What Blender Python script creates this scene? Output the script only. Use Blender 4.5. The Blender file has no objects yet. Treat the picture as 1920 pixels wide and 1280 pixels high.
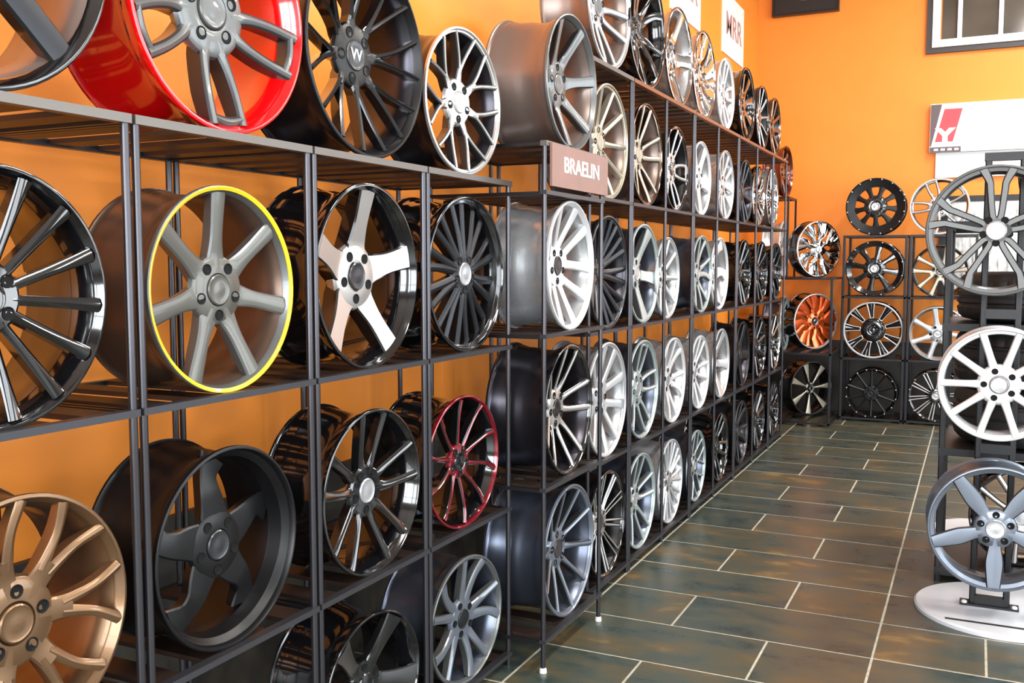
import bpy, math, random
from mathutils import Vector
random.seed(7)
C = bpy.context.scene.collection
PI = math.pi
R_ = math.radians

def srgb(r, g, b):
    f = lambda v: (v / 255) / 12.92 if v / 255 <= .04045 else ((v / 255 + .055) / 1.055) ** 2.4
    return (f(r), f(g), f(b), 1)

# ------------------------------------------------------------------ camera
cam_d = bpy.data.cameras.new('camera')
cam = bpy.data.objects.new('camera', cam_d)
C.objects.link(cam)
cam_d.sensor_width = 36
cam_d.lens = 1818 / 1920 * 36
cam_d.clip_start = .05
cam.location = (0, 0, 1.3)
cam.rotation_euler = (PI / 2 - math.atan(145 / 1818), 0, math.atan(873 / math.hypot(1818, 145)))
bpy.context.scene.camera = cam

# ------------------------------------------------------------------ world, lights, exposure
W = bpy.data.worlds.new('world')
bpy.context.scene.world = W
W.use_nodes = True
bg = W.node_tree.nodes['Background']
bg.inputs[0].default_value = (.80, .90, 1, 1)
bg.inputs[1].default_value = 2.2

def area(name, loc, rot, sx, sy, power, col=(1, 1, 1)):
    d = bpy.data.lights.new(name, 'AREA')
    d.shape = 'RECTANGLE'
    d.size, d.size_y = sx, sy
    d.energy = power
    d.color = col
    o = bpy.data.objects.new(name, d)
    C.objects.link(o)
    o.location = loc
    o.rotation_euler = rot
    return o

RIGHT_X, BACK_Y, LEFT_X, FAR_Y, CEIL = 5.2, -3.2, -1.86, 9.04, 4.3
WIN_R = [(-2.6, -.2), (.4, 2.8), (3.4, 5.8), (6.2, 8.6)]          # window openings of the right wall (y from, to)
WIN_B = [(-1.2, 1.2), (1.7, 4.6)]                                  # window openings behind the camera (x from, to)
WIN_F_ADDED = [(2.3, 4.6)]                                                # unseen far wall opening, added for white reflections in chrome
WZ = (.45, 3.35)
for a, b in WIN_R:
    area('window_daylight', (RIGHT_X + .14, (a + b) / 2, (WZ[0] + WZ[1]) / 2), (0, R_(90), 0), WZ[1] - WZ[0], b - a, 150, (.93, .97, 1))
for a, b in WIN_B:
    area('window_daylight', ((a + b) / 2, BACK_Y - .14, (WZ[0] + WZ[1]) / 2), (R_(90), 0, 0), b - a, WZ[1] - WZ[0], 330, (.93, .97, 1))
for a, b in WIN_F_ADDED:
    area('window_daylight', ((a + b) / 2, FAR_Y + .14, (WZ[0] + WZ[1]) / 2), (R_(-90), 0, 0), b - a, WZ[1] - WZ[0], 110, (.93, .97, 1))  # lamp of the added far window, whitens chrome and silver faces
for x, y in ((.6, 1.6), (.6, 4.4), (.6, 7.2), (2.9, 1.6), (2.9, 4.4), (2.9, 7.2)):
    area('ceiling_lamp_light', (x, y, CEIL - .19), (0, 0, 0), .28, 1.3, 95, (1, .96, .9))

vs = bpy.context.scene.view_settings
vs.view_transform = 'Standard'
vs.look = 'None'
vs.exposure = -0.1
vs.gamma = 1
vs.use_curve_mapping = False
bpy.context.scene.cycles.max_bounces = 8
bpy.context.scene.cycles.sample_clamp_indirect = 6

# ------------------------------------------------------------------ materials
MATS = {}
def mat(name, col, metal=0, rough=.5, coat=0, var=0, spec=.5, aniso=0, emit=0):
    if name in MATS:
        return MATS[name]
    m = bpy.data.materials.new(name)
    m.use_nodes = True
    nt = m.node_tree
    b = nt.nodes['Principled BSDF']
    b.inputs['Base Color'].default_value = col
    b.inputs['Metallic'].default_value = metal
    b.inputs['Roughness'].default_value = rough
    b.inputs['Coat Weight'].default_value = coat
    b.inputs['Coat Roughness'].default_value = .06
    b.inputs['Specular IOR Level'].default_value = spec
    if aniso:
        b.inputs['Anisotropic'].default_value = aniso
    if emit:
        b.inputs['Emission Color'].default_value = col
        b.inputs['Emission Strength'].default_value = emit
    # faint handling wear: roughness wanders a little over the object
    tc = nt.nodes.new('ShaderNodeTexCoord')
    nz = nt.nodes.new('ShaderNodeTexNoise')
    nz.inputs['Scale'].default_value = 18
    nz.inputs['Detail'].default_value = 4
    mr = nt.nodes.new('ShaderNodeMapRange')
    mr.inputs['To Min'].default_value = max(.02, rough - .02 - var)
    mr.inputs['To Max'].default_value = min(1, rough + .02 + var)
    nt.links.new(tc.outputs['Object'], nz.inputs['Vector'])
    nt.links.new(nz.outputs['Fac'], mr.inputs['Value'])
    nt.links.new(mr.outputs['Result'], b.inputs['Roughness'])
    MATS[name] = m
    return m

def noise_col(name, stops, scale, rough=.5, detail=6, spec=.5, per_object=0, stretch=(1, 1, 1), bump=0, coat=0, rvar=.08):
    m = bpy.data.materials.new(name)
    m.use_nodes = True
    nt = m.node_tree
    L = nt.links.new
    b = nt.nodes['Principled BSDF']
    tc = nt.nodes.new('ShaderNodeTexCoord')
    mp = nt.nodes.new('ShaderNodeMapping')
    mp.inputs['Scale'].default_value = stretch
    nz = nt.nodes.new('ShaderNodeTexNoise')
    nz.inputs['Scale'].default_value = scale
    nz.inputs['Detail'].default_value = detail
    nz.inputs['Roughness'].default_value = .62
    nz.noise_dimensions = '4D' if per_object else '3D'
    cr = nt.nodes.new('ShaderNodeValToRGB')
    el = cr.color_ramp.elements
    while len(el) < len(stops):
        el.new(.5)
    for e, (p, c) in zip(el, stops):
        e.position = p
        e.color = c
    L(tc.outputs['Object'], mp.inputs['Vector'])
    L(mp.outputs['Vector'], nz.inputs['Vector'])
    if per_object:
        oi = nt.nodes.new('ShaderNodeObjectInfo')
        mu = nt.nodes.new('ShaderNodeMath')
        mu.operation = 'MULTIPLY'
        mu.inputs[1].default_value = 40
        L(oi.outputs['Random'], mu.inputs[0])
        L(mu.outputs[0], nz.inputs['W'])
        ad = nt.nodes.new('ShaderNodeMath')
        ad.operation = 'MULTIPLY_ADD'
        ad.inputs[1].default_value = per_object
        L(oi.outputs['Random'], ad.inputs[0])
        sb = nt.nodes.new('ShaderNodeMath')
        sb.operation = 'SUBTRACT'
        sb.inputs[1].default_value = per_object / 2
        L(nz.outputs['Fac'], ad.inputs[2])
        L(ad.outputs[0], sb.inputs[0])
        L(sb.outputs[0], cr.inputs['Fac'])
    else:
        L(nz.outputs['Fac'], cr.inputs['Fac'])
    L(cr.outputs['Color'], b.inputs['Base Color'])
    mr = nt.nodes.new('ShaderNodeMapRange')
    mr.inputs['To Min'].default_value = rough - rvar
    mr.inputs['To Max'].default_value = rough + rvar
    L(nz.outputs['Fac'], mr.inputs['Value'])
    L(mr.outputs['Result'], b.inputs['Roughness'])
    b.inputs['Specular IOR Level'].default_value = spec
    b.inputs['Coat Weight'].default_value = coat
    if bump:
        bp = nt.nodes.new('ShaderNodeBump')
        bp.inputs['Strength'].default_value = bump
        bp.inputs['Distance'].default_value = .004
        L(nz.outputs['Fac'], bp.inputs['Height'])
        L(bp.outputs['Normal'], b.inputs['Normal'])
    return m

ORANGE = noise_col('orange_wall_paint', [(.3, (.80, .245, .026, 1)), (.7, (.84, .265, .030, 1))], 3, .48, spec=.4)
WAINSCOT = noise_col('dark_wainscot', [(.35, srgb(30, 27, 24)), (.7, srgb(58, 52, 42))], 9, .5, bump=.2)
PLASTER = noise_col('pale_plaster', [(.3, srgb(124, 118, 110)), (.7, srgb(140, 134, 126))], 3, .8)
CEILING = noise_col('ceiling_paint', [(.3, srgb(150, 145, 138)), (.7, srgb(165, 160, 152))], 4, .85)
GROUT = noise_col('grout', [(.3, srgb(150, 145, 128)), (.7, srgb(188, 182, 165))], 30, .8)
SLATE = noise_col('slate_tile', [(.30, srgb(40, 50, 49)), (.43, srgb(57, 66, 61)), (.52, srgb(70, 72, 61)), (.62, srgb(84, 74, 54)), (.76, srgb(128, 104, 66))],
                  5.5, .30, detail=10, per_object=.13, stretch=(.8, 1.5, 1), bump=.12, spec=.45, rvar=.12)
RACK = mat('rack_black_steel', srgb(38, 37, 40), .55, .36)
POST = mat('rack_post_steel', srgb(68, 67, 71), .8, .25)
RACKBAR = mat('rack_bar_steel', srgb(104, 99, 95), .6, .42)
MIDBAR = mat('rack_mid_bar_steel', srgb(62, 62, 66), .6, .40)
SLAT = mat('rack_slat_steel', srgb(52, 38, 32), .35, .45)
WHITE = mat('white_plastic', srgb(228, 228, 226), 0, .45)
WHITEFRAME = mat('white_window_frame', srgb(240, 240, 238), 0, .4)
DARKFRAME = mat('dark_frame', srgb(52, 48, 48), 0, .5)
BLACKP = mat('black_plastic', srgb(22, 21, 22), 0, .45)
RACKBLACK = mat('stand_black_steel', srgb(20, 20, 23), .3, .42)
RUBBER = mat('tyre_rubber', srgb(26, 26, 27), 0, .55)
LUG_SHADE = mat('lug_hole_shade', srgb(8, 8, 9), 0, .7, spec=.2)  # black paints the shade inside lug holes, as discs on a solid hub
# wheel finishes
FIN = dict(
    gloss_black=mat('gloss_black', srgb(13, 13, 15), 0, .12, coat=1),
    satin_black=mat('satin_black', srgb(14, 14, 16), .1, .36, coat=.0, spec=.35),
    matte_black=mat('matte_black', srgb(30, 30, 32), .3, .42),
    graphite=mat('graphite', srgb(66, 67, 70), .75, .32, coat=.2),
    dark_grey=mat('dark_grey_metal', srgb(46, 47, 51), .7, .34),
    barrel_brown=mat('barrel_brown_grey', srgb(128, 112, 104), .6, .32),
    barrel_umber=mat('barrel_umber', srgb(98, 78, 66), .6, .32),
    barrel_dark=mat('barrel_dark_grey', srgb(62, 60, 66), .85, .28),
    barrel_blue=mat('barrel_blue_grey', srgb(92, 98, 112), .85, .30),
    grey=mat('grey_paint', srgb(102, 104, 104), .6, .36, coat=.3),
    warm_grey=mat('warm_grey_paint', srgb(92, 91, 86), .55, .36, coat=.3),
    stand_grey=mat('stand_wheel_grey', srgb(84, 85, 84), .3, .42, coat=.1),
    cool_grey=mat('cool_grey_paint', srgb(112, 120, 132), .6, .32, coat=.3),
    silver=mat('silver_paint', srgb(182, 184, 186), .65, .27, coat=.3),
    bright_silver=mat('bright_silver_paint', srgb(196, 198, 200), .55, .30, coat=.4),
    white_silver=mat('white_silver_paint', srgb(204, 204, 206), .25, .34, coat=.5),
    mint_silver=mat('cool_silver_paint', srgb(160, 174, 174), .5, .28, coat=.3),
    machined=mat('machined_aluminium', srgb(204, 201, 198), .8, .28, aniso=.3),
    champagne=mat('champagne_silver', srgb(168, 160, 143), .6, .30),
    smoked=mat('smoked_chrome', srgb(128, 112, 100), 1, .14),
    chrome=mat('chrome', srgb(222, 222, 224), 1, .06),
    bronze=mat('bronze_paint', srgb(118, 90, 64), .7, .32, coat=.3),
    red=mat('red_paint', srgb(206, 6, 10), .0, .16, coat=1),
    dark_red=mat('dark_red_paint', srgb(118, 8, 26), .4, .16, coat=1),
    orange_chrome=mat('orange_chrome', srgb(226, 92, 40), .8, .2, coat=.5),
    yellow=mat('yellow_pinstripe', srgb(244, 196, 12), 0, .3, coat=.5),
    red_brown=mat('red_brown_metal', srgb(96, 44, 36), .6, .2, coat=.6),
)

# ------------------------------------------------------------------ helpers
def mesh_obj(name, verts, faces, mats, parent=None, loc=None, rot=None, smooth=None, mi=None):
    me = bpy.data.meshes.new(name)
    me.from_pydata(verts, [], faces)
    for m in (mats if isinstance(mats, (list, tuple)) else [mats]):
        me.materials.append(m)
    if mi:
        me.polygons.foreach_set('material_index', mi)
    if smooth is not None:
        me.polygons.foreach_set('use_smooth', [True] * len(me.polygons))
        me.set_sharp_from_angle(angle=R_(smooth))
    me.update()
    return place(name, me, parent, loc, rot)

def place(name, me, parent=None, loc=None, rot=None):
    o = bpy.data.objects.new(name, me)
    C.objects.link(o)
    if parent:
        o.parent = parent
    if loc is not None:
        o.location = loc
    if rot is not None:
        o.rotation_euler = rot
    return o

def thing(name, label, cat, loc=(0, 0, 0), rz=0, group=None):
    o = bpy.data.objects.new(name, None)
    o.empty_display_size = .05
    C.objects.link(o)
    o.location = loc
    o.rotation_euler = (0, 0, rz)
    o['label'] = label
    o['category'] = cat
    if group:
        o['group'] = group
    return o

class MB:
    def __init__(s):
        s.v, s.f = [], []
    def box(s, a, b, bev=0):
        (x0, y0, z0), (x1, y1, z1) = a, b
        n = len(s.v)
        if not bev:
            s.v += [(x0, y0, z0), (x1, y0, z0), (x1, y1, z0), (x0, y1, z0), (x0, y0, z1), (x1, y0, z1), (x1, y1, z1), (x0, y1, z1)]
            s.f += [tuple(n + i for i in q) for q in ((0, 3, 2, 1), (4, 5, 6, 7), (0, 1, 5, 4), (1, 2, 6, 5), (2, 3, 7, 6), (3, 0, 4, 7))]
        else:                                       # chamfer the four long edges of the longest axis and both ends stay flat
            d = [x1 - x0, y1 - y0, z1 - z0]
            k = d.index(max(d))
            lo = (a, b)
            i, j = [q for q in range(3) if q != k]
            ring = []
            A, B = (a[i], b[i]), (a[j], b[j])
            ring = [(A[0] + bev, B[0]), (A[1] - bev, B[0]), (A[1], B[0] + bev), (A[1], B[1] - bev), (A[1] - bev, B[1]), (A[0] + bev, B[1]), (A[0], B[1] - bev), (A[0], B[0] + bev)]
            for e in (a[k], b[k]):
                for p, q in ring:
                    c = [0, 0, 0]
                    c[k], c[i], c[j] = e, p, q
                    s.v.append(tuple(c))
            flip = k == 1
            for t in range(8):
                q = (n + t, n + (t + 1) % 8, n + 8 + (t + 1) % 8, n + 8 + t)
                s.f.append(q[::-1] if flip else q)
            e0, e1 = tuple(n + t for t in range(7, -1, -1)), tuple(n + 8 + t for t in range(8))
            s.f += [e0[::-1], e1[::-1]] if flip else [e0, e1]
        return s
    def make(s, name, m, parent=None, loc=None, rot=None, smooth=None):
        return mesh_obj(name, s.v, s.f, m, parent, loc, rot, smooth)

def lathe(prof, seg, closed=True, axis='x'):
    """prof = [(along axis, radius)]; revolved about the local X (or Z) axis."""
    v, f = [], []
    n = len(prof)
    for i in range(seg):
        a = 2 * PI * i / seg
        c, s = math.cos(a), math.sin(a)
        for x, r in prof:
            v.append((x, r * c, r * s) if axis == 'x' else (r * c, r * s, x))
    for i in range(seg):
        j = (i + 1) % seg
        for k in range(n if closed else n - 1):
            l = (k + 1) % n
            f.append((i * n + k, i * n + l, j * n + l, j * n + k))
    return v, f

def dome(prof, seg, axis='x'):
    """open profile that starts or ends at radius 0 is capped by thin triangles (degenerate rings are fine for render)."""
    p = [(x, max(r, 1e-5)) for x, r in prof]
    return lathe(p, seg, False, axis)

def text_mesh(name, body, size, m, parent, loc, rot, sx=1, offset=0, shear=0, extrude=.001):
    cu = bpy.data.curves.new(name, 'FONT')
    cu.body = body
    cu.size = size
    cu.offset = offset
    cu.shear = shear
    cu.extrude = extrude
    cu.align_x, cu.align_y = 'CENTER', 'CENTER'
    o = bpy.data.objects.new(name, cu)
    me = bpy.data.meshes.new_from_object(o)
    bpy.data.objects.remove(o)
    me.materials.clear()
    me.materials.append(m)
    r = place(name, me, parent, loc, rot)
    r.scale = (sx, 1, 1)
    return r

# ------------------------------------------------------------------ the room
def wall_boxes(name, boxes, m):
    b = MB()
    for q in boxes:
        b.box(*q)
    o = b.make(name, m)
    o['kind'] = 'structure'
    return o

T = .12
wall_boxes('wall_left', [((LEFT_X - T, BACK_Y - T, 0), (LEFT_X, FAR_Y + T, CEIL))], ORANGE)
wall_boxes('wall_far', [((LEFT_X, FAR_Y, 0), (1.75, FAR_Y + T, CEIL))], ORANGE)
bx = [((1.75, FAR_Y, 0), (WIN_F_ADDED[0][0], FAR_Y + T, CEIL)), ((WIN_F_ADDED[0][1], FAR_Y, 0), (RIGHT_X + T, FAR_Y + T, CEIL))]
for a, b in WIN_F_ADDED:
    bx += [((a, FAR_Y, 0), (b, FAR_Y + T, WZ[0])), ((a, FAR_Y, WZ[1]), (b, FAR_Y + T, CEIL))]
wall_boxes('wall_far_right', bx, PLASTER)  # unseen end of the far wall, added in grey for grey chrome reflections
bx = []
ys = [BACK_Y] + [q for w in WIN_R for q in w] + [FAR_Y]
for i in range(0, len(ys), 2):
    bx.append(((RIGHT_X, ys[i], 0), (RIGHT_X + T, ys[i + 1], CEIL)))
for a, b in WIN_R:
    bx += [((RIGHT_X, a, 0), (RIGHT_X + T, b, WZ[0])), ((RIGHT_X, a, WZ[1]), (RIGHT_X + T, b, CEIL))]
wall_boxes('wall_right', bx, PLASTER)
bx = []
xs = [LEFT_X] + [q for w in WIN_B for q in w] + [RIGHT_X + T]
for i in range(0, len(xs), 2):
    bx.append(((xs[i], BACK_Y - T, 0), (xs[i + 1], BACK_Y, CEIL)))
for a, b in WIN_B:
    bx += [((a, BACK_Y - T, 0), (b, BACK_Y, WZ[0])), ((a, BACK_Y - T, WZ[1]), (b, BACK_Y, CEIL))]
wall_boxes('wall_back', bx, PLASTER)
wall_boxes('ceiling', [((LEFT_X - T, BACK_Y - T, CEIL), (RIGHT_X + T, FAR_Y + T, CEIL + .1))], CEILING)

# dark wainscot with a small ledge along the two orange walls
b = MB().box((LEFT_X, BACK_Y, 0), (LEFT_X + .012, FAR_Y, .63)).box((LEFT_X, BACK_Y, .63), (LEFT_X + .02, FAR_Y, .655))
o = b.make('trim_1', WAINSCOT); o['kind'] = 'structure'
b = MB().box((LEFT_X + .02, FAR_Y - .012, 0), (1.75, FAR_Y, .6)).box((LEFT_X + .02, FAR_Y - .02, .6), (1.75, FAR_Y, .625))
o = b.make('trim_2', WAINSCOT); o['kind'] = 'structure'

# frames of the daylight windows
k = 3
for a, b_ in WIN_R:
    m = MB()
    for p in (a, (a + b_) / 2 - .025, b_ - .05):
        m.box((RIGHT_X - .01, p, WZ[0]), (RIGHT_X + .06, p + .05, WZ[1]))
    for p in (WZ[0], 2.4, WZ[1] - .05):
        m.box((RIGHT_X - .005, a, p), (RIGHT_X + .055, b_, p + .05))
    o = m.make('window_%d' % k, DARKFRAME); o['kind'] = 'structure'; k += 1
for a, b_ in WIN_B:
    m = MB()
    for p in (a, (a + b_) / 2 - .025, b_ - .05):
        m.box((p, BACK_Y - .06, WZ[0]), (p + .05, BACK_Y + .01, WZ[1]))
    for p in (WZ[0], 2.4, WZ[1] - .05):
        m.box((a, BACK_Y - .055, p), (b_, BACK_Y + .005, p + .05))
    o = m.make('window_%d' % k, DARKFRAME); o['kind'] = 'structure'; k += 1

for a, b_ in WIN_F_ADDED:  # frame of the added, unseen far window
    m = MB()
    for p in (a, (a + b_) / 2 - .025, b_ - .05):
        m.box((p, FAR_Y - .01, WZ[0]), (p + .05, FAR_Y + .06, WZ[1]))
    for p in (WZ[0], 2.4, WZ[1] - .05):
        m.box((a, FAR_Y - .005, p), (b_, FAR_Y + .055, p + .05))
    o = m.make('window_%d' % k, DARKFRAME); o['kind'] = 'structure'; k += 1

# ceiling lamps (the housings of the lights above)
LENS = mat('lamp_diffuser', (1, .96, .9, 1), 0, .5, emit=3)
for i, (x, y) in enumerate(((.6, 1.6), (.6, 4.4), (.6, 7.2), (2.9, 1.6), (2.9, 4.4), (2.9, 7.2))):
    t = thing('ceiling_lamp', 'white strip lamp on the ceiling, %s from the storefront, %s row' % (('first', 'second', 'third')[i % 3], 'aisle' if i < 3 else 'window'), 'lamp', (x, y, CEIL), 0, 'ceiling strip lamps')
    MB().box((-.16, -.68, -.12), (.16, .68, 0)).make('lamp_housing', WHITE, t)
    MB().box((-.14, -.65, -.135), (.14, .65, -.121)).make('diffuser', LENS, t)

# ------------------------------------------------------------------ floor: slate tiles in a running bond inside strips
FL = MB().box((LEFT_X, BACK_Y, -.1), (RIGHT_X, FAR_Y, -.0012)).make('floor', GROUT)
FL['kind'] = 'structure'
PITCH, Y0, STRIP, X0, GAP = .3476, 2.978, 1.023, -.271, .0075
TILE_ME = {}
def tile_mesh(w, d):
    key = (round(w, 3), round(d, 3))
    if key not in TILE_ME:
        x, y, c = w / 2, d / 2, .0012
        v = [(-x, -y, -.01), (x, -y, -.01), (x, y, -.01), (-x, y, -.01), (-x, -y, -c), (x, -y, -c), (x, y, -c), (-x, y, -c),
             (-x + c, -y + c, 0), (x - c, -y + c, 0), (x - c, y - c, 0), (-x + c, y - c, 0)]
        f = [(8, 9, 10, 11)]
        for q in range(4):
            n = (q + 1) % 4
            f += [(q, n, 4 + n, 4 + q), (4 + q, 4 + n, 8 + n, 8 + q)]
        me = bpy.data.meshes.new('tile')
        me.from_pydata(v, [], f)
        me.materials.append(SLATE)
        TILE_ME[key] = me
    return TILE_ME[key]
rest = MB()
row0 = int(math.floor((BACK_Y - Y0) / PITCH))
for r in range(row0, int((FAR_Y - Y0) / PITCH) + 1):
    ya, yb = max(Y0 + r * PITCH, BACK_Y), min(Y0 + (r + 1) * PITCH, FAR_Y)
    if yb - ya < .03:
        continue
    for s in range(-2, 6):
        xs0 = X0 + s * STRIP
        # even rows: long tile then half; odd rows: half then long
        first = .682 if r % 2 == 0 else .341
        for xa, xb in ((xs0, xs0 + first), (xs0 + first, xs0 + STRIP)):
            xa, xb = max(xa, LEFT_X), min(xb, RIGHT_X)
            if xb - xa < .03:
                continue
            if ya > .9 and xa < 1.5:
                place('tile', tile_mesh(xb - xa - GAP, yb - ya - GAP), FL, ((xa + xb) / 2, (ya + yb) / 2, random.uniform(-.0006, .0004)))
            else:
                rest.box((xa + GAP / 2, ya + GAP / 2, -.01), (xb - GAP / 2, yb - GAP / 2, 0))
o = rest.make('outlying_tiles', SLATE, FL)
o['kind'] = 'stuff'

# ------------------------------------------------------------------ things on the far wall and the left wall
# interior window high on the far wall
wx0, wz0 = -.452, 3.06
wx1, wz1 = 1.35, 4.05
t = bpy.data.objects.new('window_1', None); C.objects.link(t); t['kind'] = 'structure'
def frame(name, x0, x1, z0, z1, w, y0, y1, m, parent):
    b = MB()
    b.box((x0, y0, z0), (x0 + w, y1, z1)).box((x1 - w, y0, z0), (x1, y1, z1))
    b.box((x0 + w, y0, z0), (x1 - w, y1, z0 + w)).box((x0 + w, y0, z1 - w), (x1 - w, y1, z1))
    return b.make(name, m, parent)
frame('window_trim', wx0, wx1, wz0, wz1, .045, FAR_Y - .035, FAR_Y, DARKFRAME, t)
frame('window_frame', wx0 + .045, wx1 - .045, wz0 + .045, wz1 - .045, .06, FAR_Y - .05, FAR_Y, WHITEFRAME, t)
PANE = noise_col('dim_window_glass', [(.35, srgb(52, 44, 37)), (.65, srgb(88, 80, 70))], 1.6, .12, detail=2, coat=.6, rvar=.03)
px = [wx0 + .105, -.20, .105, .41, .72, 1.02, wx1 - .105]
for a, b_ in zip(px[:-1], px[1:]):
    MB().box((a + .012, FAR_Y - .012, wz0 + .105), (b_ - .012, FAR_Y - .004, wz1 - .105)).make('pane', PANE, t)
for a in px[1:-1]:
    MB().box((a - .017, FAR_Y - .045, wz0 + .105), (a + .017, FAR_Y, wz1 - .105)).make('mullion', WHITEFRAME, t)

# dark panel with a grey disc, high by the corner
t = thing('wall_panel', 'dark square panel with a round grey disc, high on the far orange wall', 'panel', (-1.445, FAR_Y, 3.5))
MB().box((-.28, -.05, 0), (.28, 0, .56)).make('panel_board', BLACKP, t)
v, f = dome([(0, .2), (.012, .195), (.02, .12), (.012, .05), (.015, 0)], 40)
mesh_obj('disc', v, f, mat('grey_disc', srgb(140, 130, 122), .1, .4), t, (0, -.051, .31), (0, 0, R_(-90)), 40)
frame('panel_edge', -.285, .285, -.005, .565, .022, -.062, -.0, mat('panel_edge_black', srgb(18, 15, 16), 0, .35), t)

# long brand sign of the far wall
t = thing('brand_sign', 'long brand sign whitened by painted glare, red slanted Y emblem, on the far orange wall', 'sign', (-.4, FAR_Y, 2.235))
SIGNW_GLARE = mat('sign_white_and_glare', srgb(236, 238, 238), 0, .35)  # white of lettering and dashes, and the glare painted on the box
SIGND = mat('sign_dark', srgb(88, 76, 80), 0, .45)
SIGNR = mat('sign_red', srgb(226, 62, 72), 0, .4)
MB().box((0, -.06, 0), (1.9, 0, .40)).make('sign_box', SIGNW_GLARE, t)  # sign taken as black; its white face is glare put into the colour
def flat(name, pts, y, m, parent, th=.003):
    n = len(pts)
    v = [(x, y, z) for x, z in pts] + [(x, y - th, z) for x, z in pts]
    f = [tuple(range(n - 1, -1, -1))[::-1], tuple(range(n, 2 * n))[::-1]] + [(i, n + i, n + (i + 1) % n, (i + 1) % n) for i in range(n)]
    return mesh_obj(name, v, f, m, parent)
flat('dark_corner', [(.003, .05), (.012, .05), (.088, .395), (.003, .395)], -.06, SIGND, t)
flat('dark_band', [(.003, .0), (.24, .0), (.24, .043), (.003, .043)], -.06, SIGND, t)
flat('emblem_edge', [(.026, .076), (.192, .076), (.262, .364), (.094, .364)], -.06, SIGNW_GLARE, t, .002)
em = flat('emblem', [(.04, .085), (.178, .085), (.245, .355), (.107, .355)], -.06, SIGNR, t)
text_mesh('lettering', 'Y', .165, SIGNW_GLARE, em, (.117, -.064, .127), (R_(90), 0, 0), 1.2, .009)
for i in range(6):
    MB().box((.035 + i * .052, -.066, .012), (.068 + i * .052, -.0605, .03)).make('dash', SIGNW_GLARE, t)
t = thing('pale_board', 'plain pale grey board directly below the long brand sign', 'board', (-.345, FAR_Y, 2.03))
MB().box((0, -.025, 0), (1.5, 0, .2)).make('board_panel', mat('pale_board_grey', srgb(206, 212, 218), 0, .4), t)
frame('board_edge', -.005, 1.505, -.005, .203, .012, -.03, 0, mat('pale_board_edge', srgb(216, 216, 214), 0, .4), t)
# pale picture put in for a bright window-like view between the top stand wheel's spokes
t = thing('bright_view_picture', 'pale streaky picture put in for a bright view, seen through the top stand wheel', 'picture', (-.3, FAR_Y, 1.04))
PIC = noise_col('bright_view_print', [(.34, srgb(120, 118, 116)), (.46, srgb(196, 196, 192)), (.6, srgb(232, 232, 228))], 5, .3, detail=5, stretch=(6, 1, 1.4))
MB().box((.06, -.03, .05), (1.1, 0, .78)).make('print', PIC, t)
b = MB().box((0, -.04, 0), (.06, 0, .83)).box((1.1, -.04, 0), (1.16, 0, .83)).box((.06, -.04, 0), (1.1, 0, .05)).box((.06, -.04, .78), (1.1, 0, .83))
b.make('picture_frame', BLACKP, t)

# two posters on the left wall
POSTER = noise_col('poster_paper', [(.3, srgb(222, 226, 222)), (.7, srgb(236, 236, 232))], 5, .5)
for y0, lab in ((7.66, 'white poster with faded brown lettering, on the left wall nearest the corner'), (6.25, 'white poster on the left wall, the one farther from the corner')):
    t = thing('poster', lab, 'poster', (LEFT_X, y0, 2.955), 0, 'white posters high on the left wall')
    pp = MB().box((0, 0, 0), (.012, .735, .475)).make('paper', POSTER, t)
    text_mesh('lettering', 'MRR', .25, mat('poster_brown', srgb(168, 132, 126), 0, .5), pp, (.0125, .37, .235), (R_(90), 0, R_(90)), 1.12, .004)

# ------------------------------------------------------------------ display racks
def tube(p, q, w, m, name, parent, bev=.0025):
    a = tuple(min(p[i], q[i]) - (w / 2 if abs(p[i] - q[i]) < 1e-6 else 0) for i in range(3))
    b = tuple(max(p[i], q[i]) + (w / 2 if abs(p[i] - q[i]) < 1e-6 else 0) for i in range(3))
    return MB().box(a, b, bev).make(name, m, parent)

def post_tube(x, y, z0, z1, d, m, name, parent):
    v, f = lathe([(z0, d / 2), (z1, d / 2)], 12, False, 'z')
    n = len(v)
    f = [q[::-1] for q in f]
    f += [tuple(range(0, n, 2))[::-1], tuple(range(1, n, 2))]
    return mesh_obj(name, v, f, m, parent, (x, y, 0), None, 40)

def bar(a, b, m, name, parent):
    return MB().box(a, b).make(name, m, parent)

def rack(label, x_front, x_back, y0, y1, levels, group, nsl=4, mids=(), top_bar=.014, post=.0155, foot=None, slat_w=.060, bars=None):
    """open steel rack: posts, front/rear/side rails on each level and slats running from front to back."""
    t = thing('display_rack', label, 'rack', (x_front, y0, 0), 0, group)
    D, L = x_back - x_front, y1 - y0            # D is negative: the rack runs back towards the wall
    top = max(levels)
    h = post / 2
    for px_ in (-h, D + h):
        for py in [h, L - h] + [m_ - y0 for m_ in mids]:
            post_tube(px_, py, 0, top - top_bar, post, POST, 'post', t)
            if foot and px_ == -h:
                v, f = dome([(0, .012), (.012, .011), (.018, .006), (.019, 0)], 12, 'z')
                mesh_obj('foot', v, f, foot, t, (px_, py, 0.0))
    for z in levels:
        th = top_bar if z == top else .011
        bar((-post - .003, 0, z - th), (.003, L, z + .002), (bars or RACKBAR) if z == top else MIDBAR, 'front_rail', t)
        bar((D - .003, 0, z - th), (D + post, L, z), RACK, 'rear_rail', t)
        for py in (0, L - .012):
            bar((D + post, py, z - .013), (-post - .003, py + .010, z - .002), RACK, 'side_rail', t)
        ed = [0] + [m_ - y0 for m_ in mids] + [L]
        for a, b in zip(ed[:-1], ed[1:]):
            n = nsl
            for i in range(n):
                c = a + (b - a) * (i + .5) / n
                bar((D + post, c - slat_w / 2, z - .010), (-post - .003, c + slat_w / 2, z), SLAT, 'slat', t)
    return t

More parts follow.
